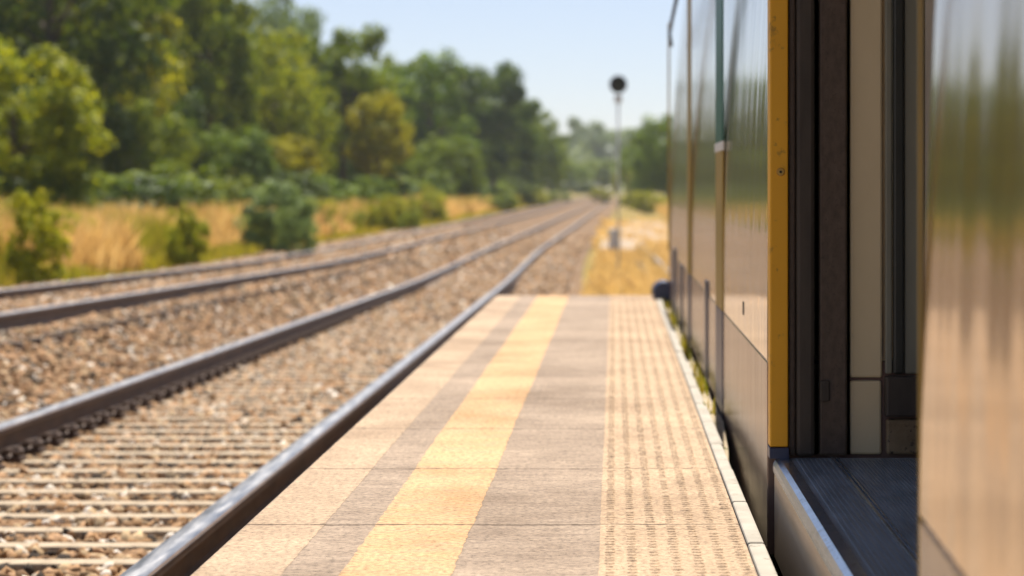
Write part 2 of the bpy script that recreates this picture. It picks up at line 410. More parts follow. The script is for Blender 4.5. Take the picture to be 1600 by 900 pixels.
old = sl_proto.copy(); old.data = sl_proto.data.copy(); old.data.materials[0] = M['old_sleeper']; COL.objects.link(old)

def track(label, cx, top, y0, y1, proto, s0, s1, step, group='railway tracks beside the platform'):
    t = empty('railway_track', (0, 0, 0)); tag(t, label, 'railway track', group)
    rail(t, cx, top, -.865, y0, y1); rail(t, cx, top, .865, y0, y1)
    ys = np.arange(s0, s1, step)
    for y in ys[:99]:
        c = proto.copy(); COL.objects.link(c); c.parent = t
        j = random.uniform(-.02, .02)
        c.location = (float(cx(y)), float(y), float(top(y))-.170); c.rotation_euler = (math.atan(-.0175), 0, j*.4)
        for ch in proto.children:
            d = ch.copy(); COL.objects.link(d); d.parent = c
    return t
def xf(y): return xc(y)-3.47
def zf(y): return zt(y)+.33
def xr(y): return RT+(np.interp(y, YS, _x)+2.24+.017*35)*sst(40, 90, y)
track('railway track running beside the platform edge, pale concrete sleepers showing', xc, zt, -12, 430, sl_proto, 4.6+.2-.0, 40, .4)
track('farther raised railway track next to the tall grass, its sleepers dark', xf, zf, -12, 430, old, 16, 56, .62)
track('railway track under and beyond the carriage, in pale gravel', xr, zt, -12, 74, sl_proto, 14, 72, .65)
for o in [sl_proto, old]+clips: bpy.data.objects.remove(o)

# ------------------------------------------------------------------ platform
P0, P1 = -8.0, 15.25
pl = empty('station_platform', (0, 0, -.8))
tag(pl, 'narrow sunlit platform with a yellow line between track and carriage', 'platform')
def strip(name, x0, x1, mat, z1=0.0, wob=.004, y0=P0, y1=P1, step=.03):
    ys = np.arange(y0, y1+.001, step); V = []; F = []
    for i, y in enumerate(ys):
        a = x0+wob*(math.sin(y*2.3+x0*40)*.3+random.uniform(-.5, .5)); b = x1+wob*(math.sin(y*2.1+x1*31)*.3+random.uniform(-.5, .5))
        V += [(a, y, z1), (b, y, z1)]
        if i: n = 2*i; F.append((n-2, n-1, n+1, n))
    o = mesh_obj(name, V, F, mat); o.parent = pl; o.matrix_parent_inverse = pl.matrix_world.inverted(); o.location = (0, 0, .8); return o
def child(o):
    o.parent = pl; o.location = (0, 0, .8); return o
child(MB().box(-.875, .296, P0, P1, -.14, 0).build('deck', M['grey']))
child(MB().box(-.835, .30, P0, P1-.03, -.95, -.141).build('platform_wall', M['platform_wall']))
strip('edge_band', -.872, -.69, M['edge_tan'], .0009)
strip('yellow_line', -.568, -.336, M['yellow_line'], .0012, .006)
# tactile slabs with rows of domes
tp = MB()
ty = P0
tact = strip('tactile_paving', -.033, .294, M['tactile'], .0015, .002)
dm = bmesh.new(); bmesh.ops.create_uvsphere(dm, u_segments=8, v_segments=6, radius=1)
geo = [v for v in dm.verts if v.co.z < -.05]; bmesh.ops.delete(dm, geom=geo, context='VERTS'); dm.verts.index_update()
dv = np.array([v.co[:] for v in dm.verts]); dfaces = [[q.index for q in f.verts] for f in dm.faces]; dm.free()
V = []; F = []; n = 0
for r_ in range(7):
    x = -.010+r_*.0475
    for y in np.arange(3.2, P1-.02, .034):
        if ((y/.97) % 1) < .03: continue
        k = random.uniform(.75, 1.1)
        if random.random() < .03: continue
        for p in dv: V.append((x+p[0]*.0125*k, y+p[1]*.0125*k, .0015+max(p[2], 0)*.0038*k))
        F += [[n+i for i in f] for f in dfaces]; n += len(dv)
domes = mesh_obj('dome_rows', V, F, M['tactile'], None, True); domes.parent = tact; domes['kind'] = 'stuff'
lv = []; ly = np.linspace(5.3, P1-.02, 60)
for y in ly:
    k = float(sst(5.3, 7.4, y)); w_ = .340+.048*k+random.uniform(-.004, .002); z_ = -.22+.185*k+random.uniform(-.004, .004)
    lv += [(.337, y, -.32), (.337, y, z_+.004), (w_, y, z_), (w_, y, -.32)]
lf_ = [(4*i+j, 4*i+(j+1) % 4, 4*i+4+(j+1) % 4, 4*i+4+j) for i in range(59) for j in range(4)]+[(0, 1, 2, 3), (236, 239, 238, 237)]
child(mesh_obj('added_reflector_ledge', lv, lf_, M['reflector_ledge']))  # added pale strip in the gap, so the skirt mirrors less darkness
# coping stones
y = P0; first = None
while y < P1-.05:
    l = .60; j = random.uniform(-.004, .004)
    c = child(MB().box(.299, .338+j, y+.004, min(y+l-.004, P1), -.16, .004+random.uniform(-.003, .002), .006).build('coping_stone', M['coping'])); y += l

# ------------------------------------------------------------------ train
tr = empty('passenger_carriage', (1.75, 5.3, -.8))
tag(tr, 'silver passenger carriage with navy lower band, its yellow-edged doorway standing open', 'railway carriage')
def tp_(o, par=None):
    o.parent = par or tr
    if par is None: o.location = tuple(-c for c in tr.location)
    return o
def half_profile(x, z0, z1, tumble=0.16):
    """side-on cross-section from z0 up to roof (z1), body side at x, mirrored about x=1.75"""
    L = [(x, z0)]
    for z in np.linspace(max(z0, .5), 2.45, 12): L.append((x+tumble*max(0, (z-.5)/1.95)**2, z))
    for a in np.linspace(0, math.pi/2, 6)[1:]: L.append((x+tumble+.35*(1-math.cos(a)), 2.45+.35*math.sin(a)))
    Rr = [(3.5-a, b) for a, b in L][::-1]
    return L+Rr
BAND = .345; SK = -.16; DOOR_Y0, DOOR_Y1 = 2.82, 5.33; FZ = .10
def bevel_obj(o, w=.004, seg=2):
    m = o.modifiers.new('bevel', 'BEVEL'); m.width = w; m.segments = seg; m.limit_method = 'ANGLE'; m.angle_limit = R(50); return o
def section(x, y0, y1, mat_u, tumble=.16):
    u = tp_(MB().prism(half_profile(x, BAND+.001, 2.8, tumble), y0, y1).build('body_panel', mat_u)); bevel_obj(u)
    l = tp_(MB().prism([(x, SK), (x, BAND), (3.5-x, BAND), (3.5-x, SK)], y0, y1).build('skirt_panel', M['band'])); bevel_obj(l)
    return u, l
section(.400, DOOR_Y1+.03, 7.392, M['body'])
section(.400, 7.40, 10.85, M['body'])
section(.400, 10.88, 15.0, M['body'])
# end of the carriage: gangway and buffer
tp_(MB().box(.75, 2.75, 15.0, 15.4, -.1, 2.35, .05).build('gangway', M['rubber']))
tp_(MB().lathe_y([(14.70, .02), (14.70, .07), (14.76, .085), (14.80, .085), (14.82, .06), (15.0, .06)], .352, .055).build('buffer', M['navy'], smooth=False))
def vstrip(name, mat, x0, x1, y0, y1, z0, z1, b=.002): return tp_(MB().box(x0, x1, y0, y1, z0, z1, b).build(name, mat))
def plate(name, mat, y0, y1, z0, z1, t=.004): return vstrip(name, mat, .400-t, .402, y0, y1, z0, z1, .0015)
plate('teal_strip', M['teal'], 7.53, 8.02, .975, 2.0)
plate('strip_cap', M['white_paint'], 7.50, 8.10, .940, .974)
plate('olive_strip', M['olive'], 7.53, 8.02, .347, .939)
plate('navy_strip', M['navy'], 7.53, 8.02, SK+.004, .343)
plate('yellow_strip', M['olive'], 10.70, 11.02, BAND+.003, 2.0, .008)
for y0, y1, zz in ((8.75, 8.95, .40), (10.72, 11.0, .343), (12.0, 12.3, .343), (13.3, 13.8, .40)): plate('navy_strip', M['navy'], y0, y1, SK+.004, zz, .006)
plate('corner_strip', M['olive'], 14.86, 14.995, BAND+.003, 2.0, .008)
tp_(MB().tube([(.40, 12.4, 2.05), (.385, 12.5, 1.98), (.385, 13.6, 1.93), (.385, 14.3, 1.88), (.40, 14.4, 1.80)], .012, 8).build('grab_rail', M['under']))
# lock slot on the silver panel
vstrip('lock_slot', M['black'], .3985, .401, 6.33, 6.37, .408, .448, .0)
# doorway: frame edge, seals, pocket wall
YJ = DOOR_Y1
yf = tp_(MB().box(.402, .450, YJ-.03, YJ+.05, FZ+.03, 2.12, .004).build('door_frame', M['yellow_paint']))
MB().lathe_y([(YJ-.036, .004), (YJ-.036, .0085), (YJ-.030, .011), (YJ-.028, .011)], .430, .842, 16).build('screw', M['brass'], yf)
MB().lathe_y([(YJ-.037, .0035), (YJ-.0365, .0035)], .430, .842, 10).build('screw_slot', M['black'], yf)
vstrip('frame_foot', M['navy'], .401, .452, YJ-.034, YJ+.05, FZ+.0, FZ+.028)
tp_(MB().box(.452, .470, YJ-.012, YJ+.05, FZ+.003, 2.12, .005).build('door_seal', M['brown_panel']))
tp_(MB().box(.471, .520, YJ-.020, YJ+.05, FZ+.003, 2.12, .010).build('door_seal', M['rubber']))
tp_(MB().box(.520, .540, YJ+.03, YJ+.06, FZ+.003, 2.12).build('door_pocket', M['black']))
dp = tp_(MB().box(.534, .606, YJ+.0, YJ+.05, FZ+.004, 2.12, .006).build('door_leaf', M['brown_panel']))
MB().box(.534, .560, YJ-.008, YJ+.002, .245, .30, .004).build('latch', M['rubber'], dp)
vstrip('wall_gap', M['black'], .606, .616, YJ+.03, YJ+.06, FZ+.003, 2.12, 0)
vstrip('wall_panel', M['cream'], .616, .700, YJ+.02, YJ+.07, .305, 2.12, .006)
vstrip('wall_panel', M['cream'], .616, .698, YJ+.02, YJ+.07, FZ+.004, .297, .006)
vstrip('wall_gap', M['black'], .700, .708, YJ+.05, YJ+.07, FZ+.003, 2.12, 0)
vstrip('wall_post', M['greygreen'], .708, .726, YJ+.02, YJ+.07, .315, 2.12, .004)
vstrip('wall_post', M['darkgreen'], .728, .756, YJ+.01, YJ+.07, .315, 2.12, .006)
vstrip('wall_post', M['greygreen'], .758, .81, YJ+.02, YJ+.07, .315, 2.12, .004)
vstrip('heater_box', M['rubber'], .706, .812, YJ-.01, YJ+.07, .205, .310, .006)
vstrip('heater_box', M['box_tan'], .710, .812, YJ+.005, YJ+.07, FZ+.006, .197, .006)
tp_(MB().box(.812, 3.07, YJ+.0, YJ+.07, FZ+.003, 2.12).build('wall_lining', M['interior']))
tp_(MB().box(3.0, 3.09, DOOR_Y0, YJ, -.1, 2.12).build('wall_lining', M['interior']))
tp_(MB().prism([(.41, 2.12)]+[p for p in half_profile(.41, 2.121, 2.8) if p[1] > 2.13]+[(3.09, 2.12)], DOOR_Y0, YJ+.028).build('roof', M['body']))
# door step and floor
nose = [(.412, FZ-.035), (.412, FZ-.018), (.418, FZ-.006), (.430, FZ+.001), (.455, FZ+.002), (.455, FZ-.035)]
tp_(MB().prism(nose, DOOR_Y0, YJ-.004).build('step_nose', M['nose'], smooth=False))
tp_(MB().box(.416, .46, DOOR_Y0, YJ-.002, SK, FZ-.036, .003).build('step_riser', M['riser']))
fl = MB().box(.456, 3.0, DOOR_Y0, YJ+.0, FZ-.05, FZ-.002)
for x in np.arange(.47, .56, .012): fl.box(x, x+.005, DOOR_Y0, YJ-.03, FZ-.003, FZ+.0015)
for x in np.arange(.585, 1.2, .009): fl.box(x, x+.004, DOOR_Y0, YJ-.03, FZ-.003, FZ+.001)
tp_(fl.build('floor', M['floor']))
vstrip('floor_strip', M['nose'], .560, .568, DOOR_Y0, YJ-.02, FZ-.003, FZ+.004, .001)
vstrip('floor_strip', M['nose'], .574, .579, DOOR_Y0, YJ-.02, FZ-.003, FZ+.003, .001)
# the nearer door leaf, standing a little open beside the camera, and the carriage side behind it
def leaf(z0, z1, mat, name):
    a = R(1.7); L = 1.35
    pts = []
    m = MB(); x1, y1 = .420, DOOR_Y0; x0, y0 = x1-L*math.sin(a), y1-L*math.cos(a); t = .035
    zs = np.linspace(z0, z1, 14) if z1-z0 > 1 else [z0, z1]
    n = len(zs)
    def bow(z): return .10*max(0, (z-.35)/1.85)**1.6
    for (x, y, o) in ((x0, y0, 0), (x1, y1, 0), (x1, y1, t), (x0, y0, t)):
        for z in zs: m.v.append((x+o+bow(z), y, z))
    for q in range(4):
        for i in range(n-1):
            A = q*n+i; B = ((q+1) % 4)*n+i; m.f.append((A, B, B+1, A+1))
    m.f.append((0, n, 2*n, 3*n)); m.f.append((n-1, 2*n-1, 3*n-1, 4*n-1))
    o = tp_(m.build(name, mat)); bevel_obj(o, .006); return o
lf = leaf(BAND+.001, 2.10, M['leaf_body'], 'door_leaf'); leaf(SK+.02, BAND, M['band'], 'leaf_skirt')
tp_(MB().box(.4195, .424, DOOR_Y0+.0005, DOOR_Y0+.008, SK+.03, 2.0, .001).build('leaf_edge', M['olive']))
section(.455, -9.0, DOOR_Y0-.001, M['body'])
tp_(MB().box(.62, 2.9, -8, 13.8, -.42, SK-.005, .02).build('underframe', M['under']))

# ------------------------------------------------------------------ vegetation
def crown_mesh(name, clumps, leaves, leaf, seed, shape=(1, 1, 1), bottom=-.75, pts=None):
    """leaf-sized faces on many irregular clumps; crown roughly fits a unit ball"""
    g = np.random.default_rng(seed); C = []
    lob = g.normal(size=(7, 3)); lob /= np.linalg.norm(lob, axis=1)[:, None]; amp = g.uniform(-.22, .32, 7)
    while len(C) < clumps:
        d = g.normal(size=3); d /= np.linalg.norm(d)
        rr = g.uniform(.30, 1.0)**.55
        k = 1+sum(amp[i]*max(0, d@lob[i])**4 for i in range(7))
        p = d/np.sum(np.abs(d)**3.2)**(1/3.2)*rr*.80*k; p *= min(1, 1.0/max(1e-6, np.linalg.norm(p)))
        if p[2] < bottom: continue
        C.append((*p, g.uniform(.13, .27)*(1.15-.25*rr)))
    C = np.array(C); Vs = []; n = clumps*leaves
    cc = np.repeat(C, leaves, 0)
    d = g.normal(size=(n, 3)); d /= np.linalg.norm(d, axis=1)[:, None]; d[:, 2] = d[:, 2]*.9+.1
    rad = cc[:, 3]*g.uniform(.45, 1.12, n)
    pos = cc[:, :3]+d*rad[:, None]*np.array([1.1, 1.1, .8])
    nrm = d+g.normal(0, .45, (n, 3))+np.array([0, 0, .25]); nrm /= np.linalg.norm(nrm, axis=1)[:, None]
    a = np.cross(nrm, g.normal(size=(n, 3))); a /= np.linalg.norm(a, axis=1)[:, None]; b = np.cross(nrm, a)
    L = leaf*g.uniform(.6, 1.4, n)[:, None]; W = L*.55
    V = np.stack([pos-a*L, pos-b*W+nrm*L*.15, pos+a*L, pos+b*W+nrm*L*.15], 1)*np.array(shape)
    F = np.arange(n*4).reshape(n, 4)
    me = bpy.data.meshes.new(name); me.vertices.add(n*4); me.vertices.foreach_set('co', V.astype(np.float32).ravel())
    me.loops.add(n*4); me.loops.foreach_set('vertex_index', F.astype(np.int32).ravel()); me.polygons.add(n)
    me.polygons.foreach_set('loop_start', np.arange(0, n*4, 4, dtype=np.int32)); me.polygons.foreach_set('loop_total', np.full(n, 4, np.int32))
    me.update(calc_edges=True); me.materials.append(M['leaf_mid']); return me, C
PROTO = [crown_mesh('crown', 85, 150, .036, 11), crown_mesh('crown', 110, 120, .034, 22, bottom=-.85), crown_mesh('crown', 70, 180, .036, 33, bottom=-.6),
         crown_mesh('crown', 95, 140, .034, 44), crown_mesh('crown', 60, 170, .040, 55, bottom=-.7)]
SMALL = [crown_mesh('foliage', 80, 60, .055, 66, bottom=-.95), crown_mesh('foliage', 70, 70, .055, 77, bottom=-.97), crown_mesh('foliage', 90, 55, .058, 88, bottom=-.95)]
def trunk_mesh(C, seed, thick):
    g = random.Random(seed); m = MB()
    path = [(0, 0, -2.2), (.02, 0, -1.2), (-.01, .02, -.5), (.03, -.02, .2), (0, 0, .6)]
    m.tube(path, [thick, thick*.8, thick*.66, thick*.4, thick*.15], 8)
    for c in g.sample(list(map(tuple, C)), 9):
        z0 = g.uniform(-.9, .1); m.tube([(0, 0, z0), (c[0]*.5, c[1]*.5, (z0+c[2])/2+.05), c[:3]], [thick*.45, thick*.28, thick*.08], 6)
    o = m.build('trunk', M['bark'], smooth=True); me = o.data; bpy.data.objects.remove(o); return me
TRUNK = [trunk_mesh(p[1], i, .075) for i, p in enumerate(PROTO)]
STEM = [trunk_mesh(p[1], 50+i, .04) for i, p in enumerate(SMALL)]
F_ = 3200.0
def plant(name, cat, px, y, top, hw, k, mat, label, group=None, small=False, drop=0.0, base=None, xoff=0):
    """px/top/hw: where the photo shows it (1600 px frame); turned into metres at distance y"""
    x = (px-960)/F_*y; zb = float(ground_z(np.array(x), np.array(y)))-.1 if base is None else base
    ztop = .8+(294-top)/F_*y; r = hw/F_*y
    H = ztop-zb; src = SMALL if small else PROTO; st = STEM if small else TRUNK
    if small: cz = zb+H*.5; rz = H*.5
    else:
        rz = H*.485; cz = ztop-rz*.96
    t = empty(name, (x, y, zb)); tag(t, label, cat, group)
    c = bpy.data.objects.new('foliage' if small else 'crown', src[k % len(src)][0]); COL.objects.link(c); c.parent = t
    c.location = (0, 0, cz-zb); c.scale = (r, r*1.1, rz); c.rotation_euler = (0, 0, random.uniform(0, 6.28))
    c.material_slots[0].link = 'OBJECT'; c.material_slots[0].material = M[mat]
    s = bpy.data.objects.new('stem' if small else 'trunk', st[k % len(st)]); COL.objects.link(s); s.parent = t
    sc = (cz-zb)/2.1; s.location = (0, 0, cz-zb); s.scale = (sc*.9, sc*.9, (cz-zb)/2.15)
    return t
TREES = [
 # px, y, top, half width, proto, material, label
 (22, 62, 55, 105, 0, 'leaf_bright', 'sunlit yellow-green tree at the left edge, in front of darker taller ones'),
 (75, 88, -230, 140, 1, 'leaf_dark', 'tall dark green tree rising behind the sunlit tree at the left edge'),
 (160, 98, -160, 92, 2, 'leaf_bright', 'tall bright green tree between the dark left tree and the rounded low one'),
 (215, 90, 150, 66, 3, 'leaf_mid', 'low rounded mid-green tree behind the widest dry grass patch'),
 (262, 125, -190, 95, 4, 'leaf_dark', 'very tall shady tree above the low rounded mid-green one'),
 (325, 116, -60, 62, 0, 'leaf_mid', 'tall green tree bordering the small sky gap at the top edge'),
 (425, 132, 36, 78, 1, 'leaf_bright', 'broad bright-topped tree just right of the small sky gap'),
 (440, 230, -30, 62, 3, 'leaf_blue', 'hazy blue-green tree showing behind the broad bright-topped tree'),
 (535, 142, 28, 70, 2, 'leaf_mid', 'tall tree whose top right shoulder stands out against open sky'),
 (590, 136, 130, 45, 4, 'leaf_bright', 'pale green tree with drooping clumps, right of the deep shadow'),
 (450, 112, 205, 42, 2, 'leaf_bright', 'small light-green tree lit against the deep shadow behind'),
 (515, 150, 150, 60, 0, 'leaf_dark', 'tree with leaves darkened for the deep shadow behind the grass'),  # dark leaf colour stands in for the shaded side of the crowns
 (372, 110, 190, 55, 3, 'leaf_mid', 'middling green tree behind the bluish bush'),
 (625, 205, 92, 45, 1, 'leaf_mid', 'mid-green tree between the pale drooping tree and the round-headed ones'),
 (606, 225, 72, 40, 3, 'leaf_mid', 'tree standing right behind the mid-green one, topping the slope of the skyline'),
 (672, 192, 70, 56, 0, 'leaf_mid', 'round-headed tree, highest of those along the sloping skyline'),
 (705, 165, 205, 42, 3, 'leaf_mid', 'smaller rounded tree in front of the dark round-headed trees'),
 (770, 218, 84, 58, 2, 'leaf_dark', 'dark round-headed tree, second highest on the sloping skyline'),
 (735, 250, 90, 50, 4, 'leaf_dark', 'dark tree wedged behind the two round-headed trees'),
 (828, 262, 150, 44, 1, 'leaf_mid', 'olive-lit tree on the falling end of the skyline'),
 (858, 310, 205, 26, 0, 'leaf_mid', 'last and lowest tree of the wood, next to the pale distance'),
 (888, 400, 250, 26, 3, 'leaf_mid', 'small distant green tree left of the vanishing rails'),
 (930, 430, 245, 34, 4, 'leaf_mid', 'distant rounded green tree where the rails vanish'),
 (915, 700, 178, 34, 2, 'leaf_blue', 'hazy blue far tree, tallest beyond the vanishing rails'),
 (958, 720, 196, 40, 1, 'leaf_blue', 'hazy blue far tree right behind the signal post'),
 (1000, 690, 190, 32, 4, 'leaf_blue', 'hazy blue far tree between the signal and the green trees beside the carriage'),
 (1040, 210, 172, 42, 1, 'leaf_mid', 'green tree partly hidden by the end of the carriage'),
 (1008, 275, 212, 30, 3, 'leaf_mid', 'green tree between the signal and the carriage end'),
 (985, 340, 255, 24, 2, 'leaf_bright', 'low light-green tree close to the right of the signal post'),
]
for (px, y, top, hw, k, mat, lab) in TREES: plant('tree', 'tree', px, y, top, hw*1.33, k, mat, lab)
for i, (px, y, top, hw) in enumerate([(110, 128, -300, 120), (200, 140, -300, 110), (300, 150, -200, 60), (395, 170, 60, 90), (560, 175, 110, 70), (20, 115, -300, 130), (480, 160, 90, 70), (640, 260, 130, 70), (700, 270, 140, 60), (800, 320, 150, 50),
    (60, 105, 60, 90), (150, 120, 40, 90), (250, 110, 120, 80), (330, 150, 60, 90), (410, 160, 110, 70), (470, 185, 130, 70), (530, 200, 110, 70), (600, 230, 140, 60), (660, 240, 150, 60), (730, 300, 170, 50), (780, 350, 180, 40), (830, 380, 200, 30), (0, 80, 120, 100)]):
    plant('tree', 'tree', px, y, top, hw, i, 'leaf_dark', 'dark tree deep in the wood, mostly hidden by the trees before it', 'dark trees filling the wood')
for i in range(26):
    y = 62+i*9.0; px = 960-F_*(18.5-.022*y+random.uniform(-1, 1))/y
    plant('undergrowth_bush', 'bush', px, y, 262+i*1.2+random.uniform(-14, 10), F_*random.uniform(1.5, 2.4)/y, i, random.choice(['leaf_mid', 'leaf_dark', 'leaf_mid']), 'green bush of the undergrowth along the foot of the wood', 'undergrowth along the foot of the wood', True)
for i, (px, y, top, hw) in enumerate([(1110, 180, 150, 60), (1180, 160, 120, 70), (1290, 150, 90, 90)]):
    plant('tree', 'tree', px, y, top, hw, i, 'leaf_mid', 'green tree standing behind the carriage', 'green trees behind the carriage')
BUSH = [
 (58, 33, 285, 52, 0, 'leaf_weed', 'tall leafy green bush at the left edge in front of the grass'),
 (15, 40, 300, 50, 1, 'leaf_weed', 'yellow-green bush half cut off by the left edge'),
 (292, 47, 318, 36, 2, 'leaf_weed', 'upright yellow-green bush right of the widest dry grass'),
 (432, 58, 272, 62, 1, 'leaf_blue', 'wide bluish-green bush above the grass'),
 (462, 52, 315, 34, 0, 'leaf_blue', 'dark bluish bush hanging low in front of the wide one'),
 (605, 92, 302, 34, 2, 'leaf_weed', 'rounded yellow-green bush between the two right-hand dry grass patches'),
 (640, 88, 325, 24, 0, 'leaf_mid', 'small green bush beside the rounded yellow-green one'),
 (790, 170, 300, 24, 1, 'leaf_mid', 'green bush under the dark round-headed tree'),
 (835, 215, 296, 24, 2, 'leaf_weed', 'light bush by the rails, right of the farthest dry grass'),
 (872, 300, 298, 22, 0, 'leaf_mid', 'low bush closing the left side of the vanishing rails'),
 (940, 300, 290, 20, 1, 'leaf_weed', 'light green bush closing the right side of the vanishing rails'),
 (1015, 190, 296, 30, 0, 'leaf_weed', 'yellow-green bush behind the pale gravel'),
 (985, 240, 300, 22, 2, 'leaf_weed', 'small yellow-green bush just right of the signal post'),
]
for (px, y, top, hw, k, mat, lab) in BUSH: plant('bush', 'bush', px, y, top, hw, k, mat, lab, None, True)

for i in range(30):
    y = 30*(6.5**(i/29.0)); x = float(xc(y))-random.uniform(7.6, 12); h = random.uniform(.5, 1.3)*(1+y/160)
    px = 960+F_*x/y
    if 95 < px < 245 or 495 < px < 545 or 690 < px < 750: continue
    zb = float(ground_z(np.array(x), np.array(y)))
    plant('weed_bush', 'bush', px, y, 294-F_*(zb+h-.8)/y, F_*random.uniform(.4, .9)*(1+y/200)/y, i, random.choice(['leaf_weed', 'leaf_weed', 'leaf_mid']), 'leafy green weed bush standing among the trackside grass', 'weed bushes among the trackside grass', True)
def wood(name, segs, n, leaf, mat, label):
    P = []
    for (x0, y0, x1, y1, th, h0, h1) in segs:
        u = RNG.uniform(0, 1, n); w_ = RNG.uniform(-.5, .5, n)*th
        x, y = x0+(x1-x0)*u, y0+(y1-y0)*u; L = math.hypot(x1-x0, y1-y0); nx_, ny_ = (y1-y0)/L, -(x1-x0)/L
        top = h0+(h1-h0)*(.5+.25*np.sin(u*L/5.1)+.25*np.sin(u*L/2.3+1.3))
        x, y = x+nx_*w_, y+ny_*w_
        P.append(np.stack([x, y, ground_z(x, y)+top*RNG.uniform(0, 1, n)**.75], 1))
    P = np.concatenate(P); m = len(P); d = RNG.normal(size=(m, 3)); d /= np.linalg.norm(d, axis=1)[:, None]
    a = np.cross(d, RNG.normal(size=(m, 3))); a /= np.linalg.norm(a, axis=1)[:, None]; b = np.cross(d, a); L = leaf*RNG.uniform(.6, 1.4, m)[:, None]
    o = np_mesh(name, np.stack([P-a*L, P-b*L*.6, P+a*L, P+b*L*.6], 1).reshape(-1, 3), np.arange(m*4).reshape(m, 4), mat); tag(o, label, 'wood', kind='stuff')
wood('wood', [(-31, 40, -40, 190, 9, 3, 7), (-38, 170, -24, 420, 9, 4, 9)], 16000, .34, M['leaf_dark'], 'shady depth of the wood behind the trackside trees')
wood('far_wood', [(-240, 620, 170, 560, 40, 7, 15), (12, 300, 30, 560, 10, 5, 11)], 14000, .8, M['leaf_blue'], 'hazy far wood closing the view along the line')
def grass(name, n, xs, ys, hs, ws, mat, label, lean=.22):
    zs = ground_z(xs, ys)-.02
    a = RNG.uniform(0, 2*np.pi, n); dx, dy = np.cos(a)*ws, np.sin(a)*ws
    lx, ly = RNG.normal(0, lean, n)*hs, RNG.normal(0, lean, n)*hs
    P = np.stack([np.stack([xs-dx, ys-dy, zs], 1), np.stack([xs+dx, ys+dy, zs], 1), np.stack([xs+dx*.9+lx*.4, ys+dy*.9+ly*.4, zs+hs*.6], 1), np.stack([xs-dx*.9+lx*.4, ys-dy*.9+ly*.4, zs+hs*.6], 1),
                  np.stack([xs+lx, ys+ly, zs+hs], 1)], 1)
    # feathery head: a small wide diamond near the tip
    b = np.arange(n)*5
    me = bpy.data.meshes.new(name); me.vertices.add(n*5); me.vertices.foreach_set('co', P.astype(np.float32).ravel())
    idx = np.stack([b, b+1, b+2, b+3, b+3, b+2, b+4], 1).astype(np.int32)
    me.loops.add(n*7); me.loops.foreach_set('vertex_index', idx.ravel()); me.polygons.add(2*n)
    st = np.stack([np.arange(n)*7, np.arange(n)*7+4], 1).ravel().astype(np.int32); tt = np.tile([4, 3], n).astype(np.int32)
    me.polygons.foreach_set('loop_start', st); me.polygons.foreach_set('loop_total', tt); me.update(calc_edges=True)
    me.materials.append(mat); o = bpy.data.objects.new(name, me); COL.objects.link(o)
    tag(o, label, 'grass', kind='stuff'); return o
# tall dry grass: patches along the far side of the line
def patch(n, y0, y1, x0, x1):
    ys = RNG.uniform(y0, y1, n); xs = xc(ys)+RNG.uniform(x0, x1, n); return xs, ys
PX_, PY_ = [], []
for n, y0, y1, x0, x1 in ((13000, 38.5, 47, -11.5, -7.8), (4500, 55, 62, -11, -7.8), (6000, 73, 84, -11, -7.6), (6000, 122, 180, -12, -7.2), (1500, 92, 118, -13, -9)):
    a, b = patch(n, y0, y1, x0, x1); PX_.append(a); PY_.append(b)
xs, ys = np.concatenate(PX_), np.concatenate(PY_); n = len(xs)
hs = RNG.uniform(.8, 1.35, n)*(1.05+.25*np.sin(xs*1.7)*np.sin(ys*.9))*np.where(xs-xc(ys) > -8, .6, 1); ws = RNG.uniform(.010, .028, n)*np.clip(ys/45, .8, 3)
grass('dry_grass', n, xs, ys, hs, ws, M['dry_grass'], 'tall orange dry grass beyond the farther track')
ys = np.concatenate([RNG.uniform(22, 60, 40000), RNG.uniform(60, 260, 22000)]); n = len(ys); xs = xc(ys)-RNG.uniform(6.5, 13.5, n)
hs = RNG.uniform(.3, .75, n)*np.where(xs-xc(ys) > -8.4, .65, 1.75)*np.where(((ys > 38.5) & (ys < 47)), .5, 1.1); ws = RNG.uniform(.008, .02, n)*np.clip(ys/40, .8, 4)
grass('green_grass', n, xs, ys, hs, ws, M['green_grass'], 'yellow-green grass along the far edge of the ballast')
# dry grass past the end of the platform, and thin weeds in the gap
ys = np.concatenate([RNG.uniform(15.8, 72, 16000), RNG.uniform(84, 220, 5000)]); n = len(ys); xs = np.where(ys < 73, RNG.uniform(-.55, 1.1, n), RNG.uniform(3.9, 9, n)); hs = RNG.uniform(.08, .34, n)*np.where(ys > 73, 4, 1); ws = RNG.uniform(.006, .014, n)*np.clip(ys/30, .8, 3)
grass('dry_grass', n, xs, ys, hs, ws, M['dry_grass'], 'short orange dry grass between platform end and signal', .4)
ys = np.concatenate([RNG.uniform(26, 76, 22000), RNG.uniform(76, 140, 6000)]); n = len(ys); xs = np.where(ys < 76, RNG.uniform(.9, 3.6, n), RNG.uniform(-.9, 4.5, n)); hs = RNG.uniform(.15, .55, n)
k = (ys < 76) | (np.sin(xs*2.3+ys*.21)+np.sin(ys*.37-xs*1.1)+RNG.normal(0, .5, n) > .35); xs, ys, hs = xs[k], ys[k], hs[k]; n = len(xs)
grass('dry_grass', n, xs, ys, hs, RNG.uniform(.006, .014, n)*np.clip(ys/30, .8, 3), M['dry_grass'], 'thin dry grass growing through the gravel beside the signal', .4)
ys = np.concatenate([RNG.uniform(7.0, 15, 500)]); n = len(ys); xs = RNG.uniform(.343, .375, n)
k = (np.sin(ys*3.1)+np.sin(ys*7.7) > -.1); xs, ys = xs[k], ys[k]; n = len(xs)
g = grass('weeds', n, xs, ys, RNG.uniform(.02, .075, n), RNG.uniform(.002, .005, n), M['green_grass'], 'green weeds growing in the gap between platform and carriage', .15)
co = np.empty(len(g.data.vertices)*3, np.float32); g.data.vertices.foreach_get('co', co); co = co.reshape(-1, 5, 3)
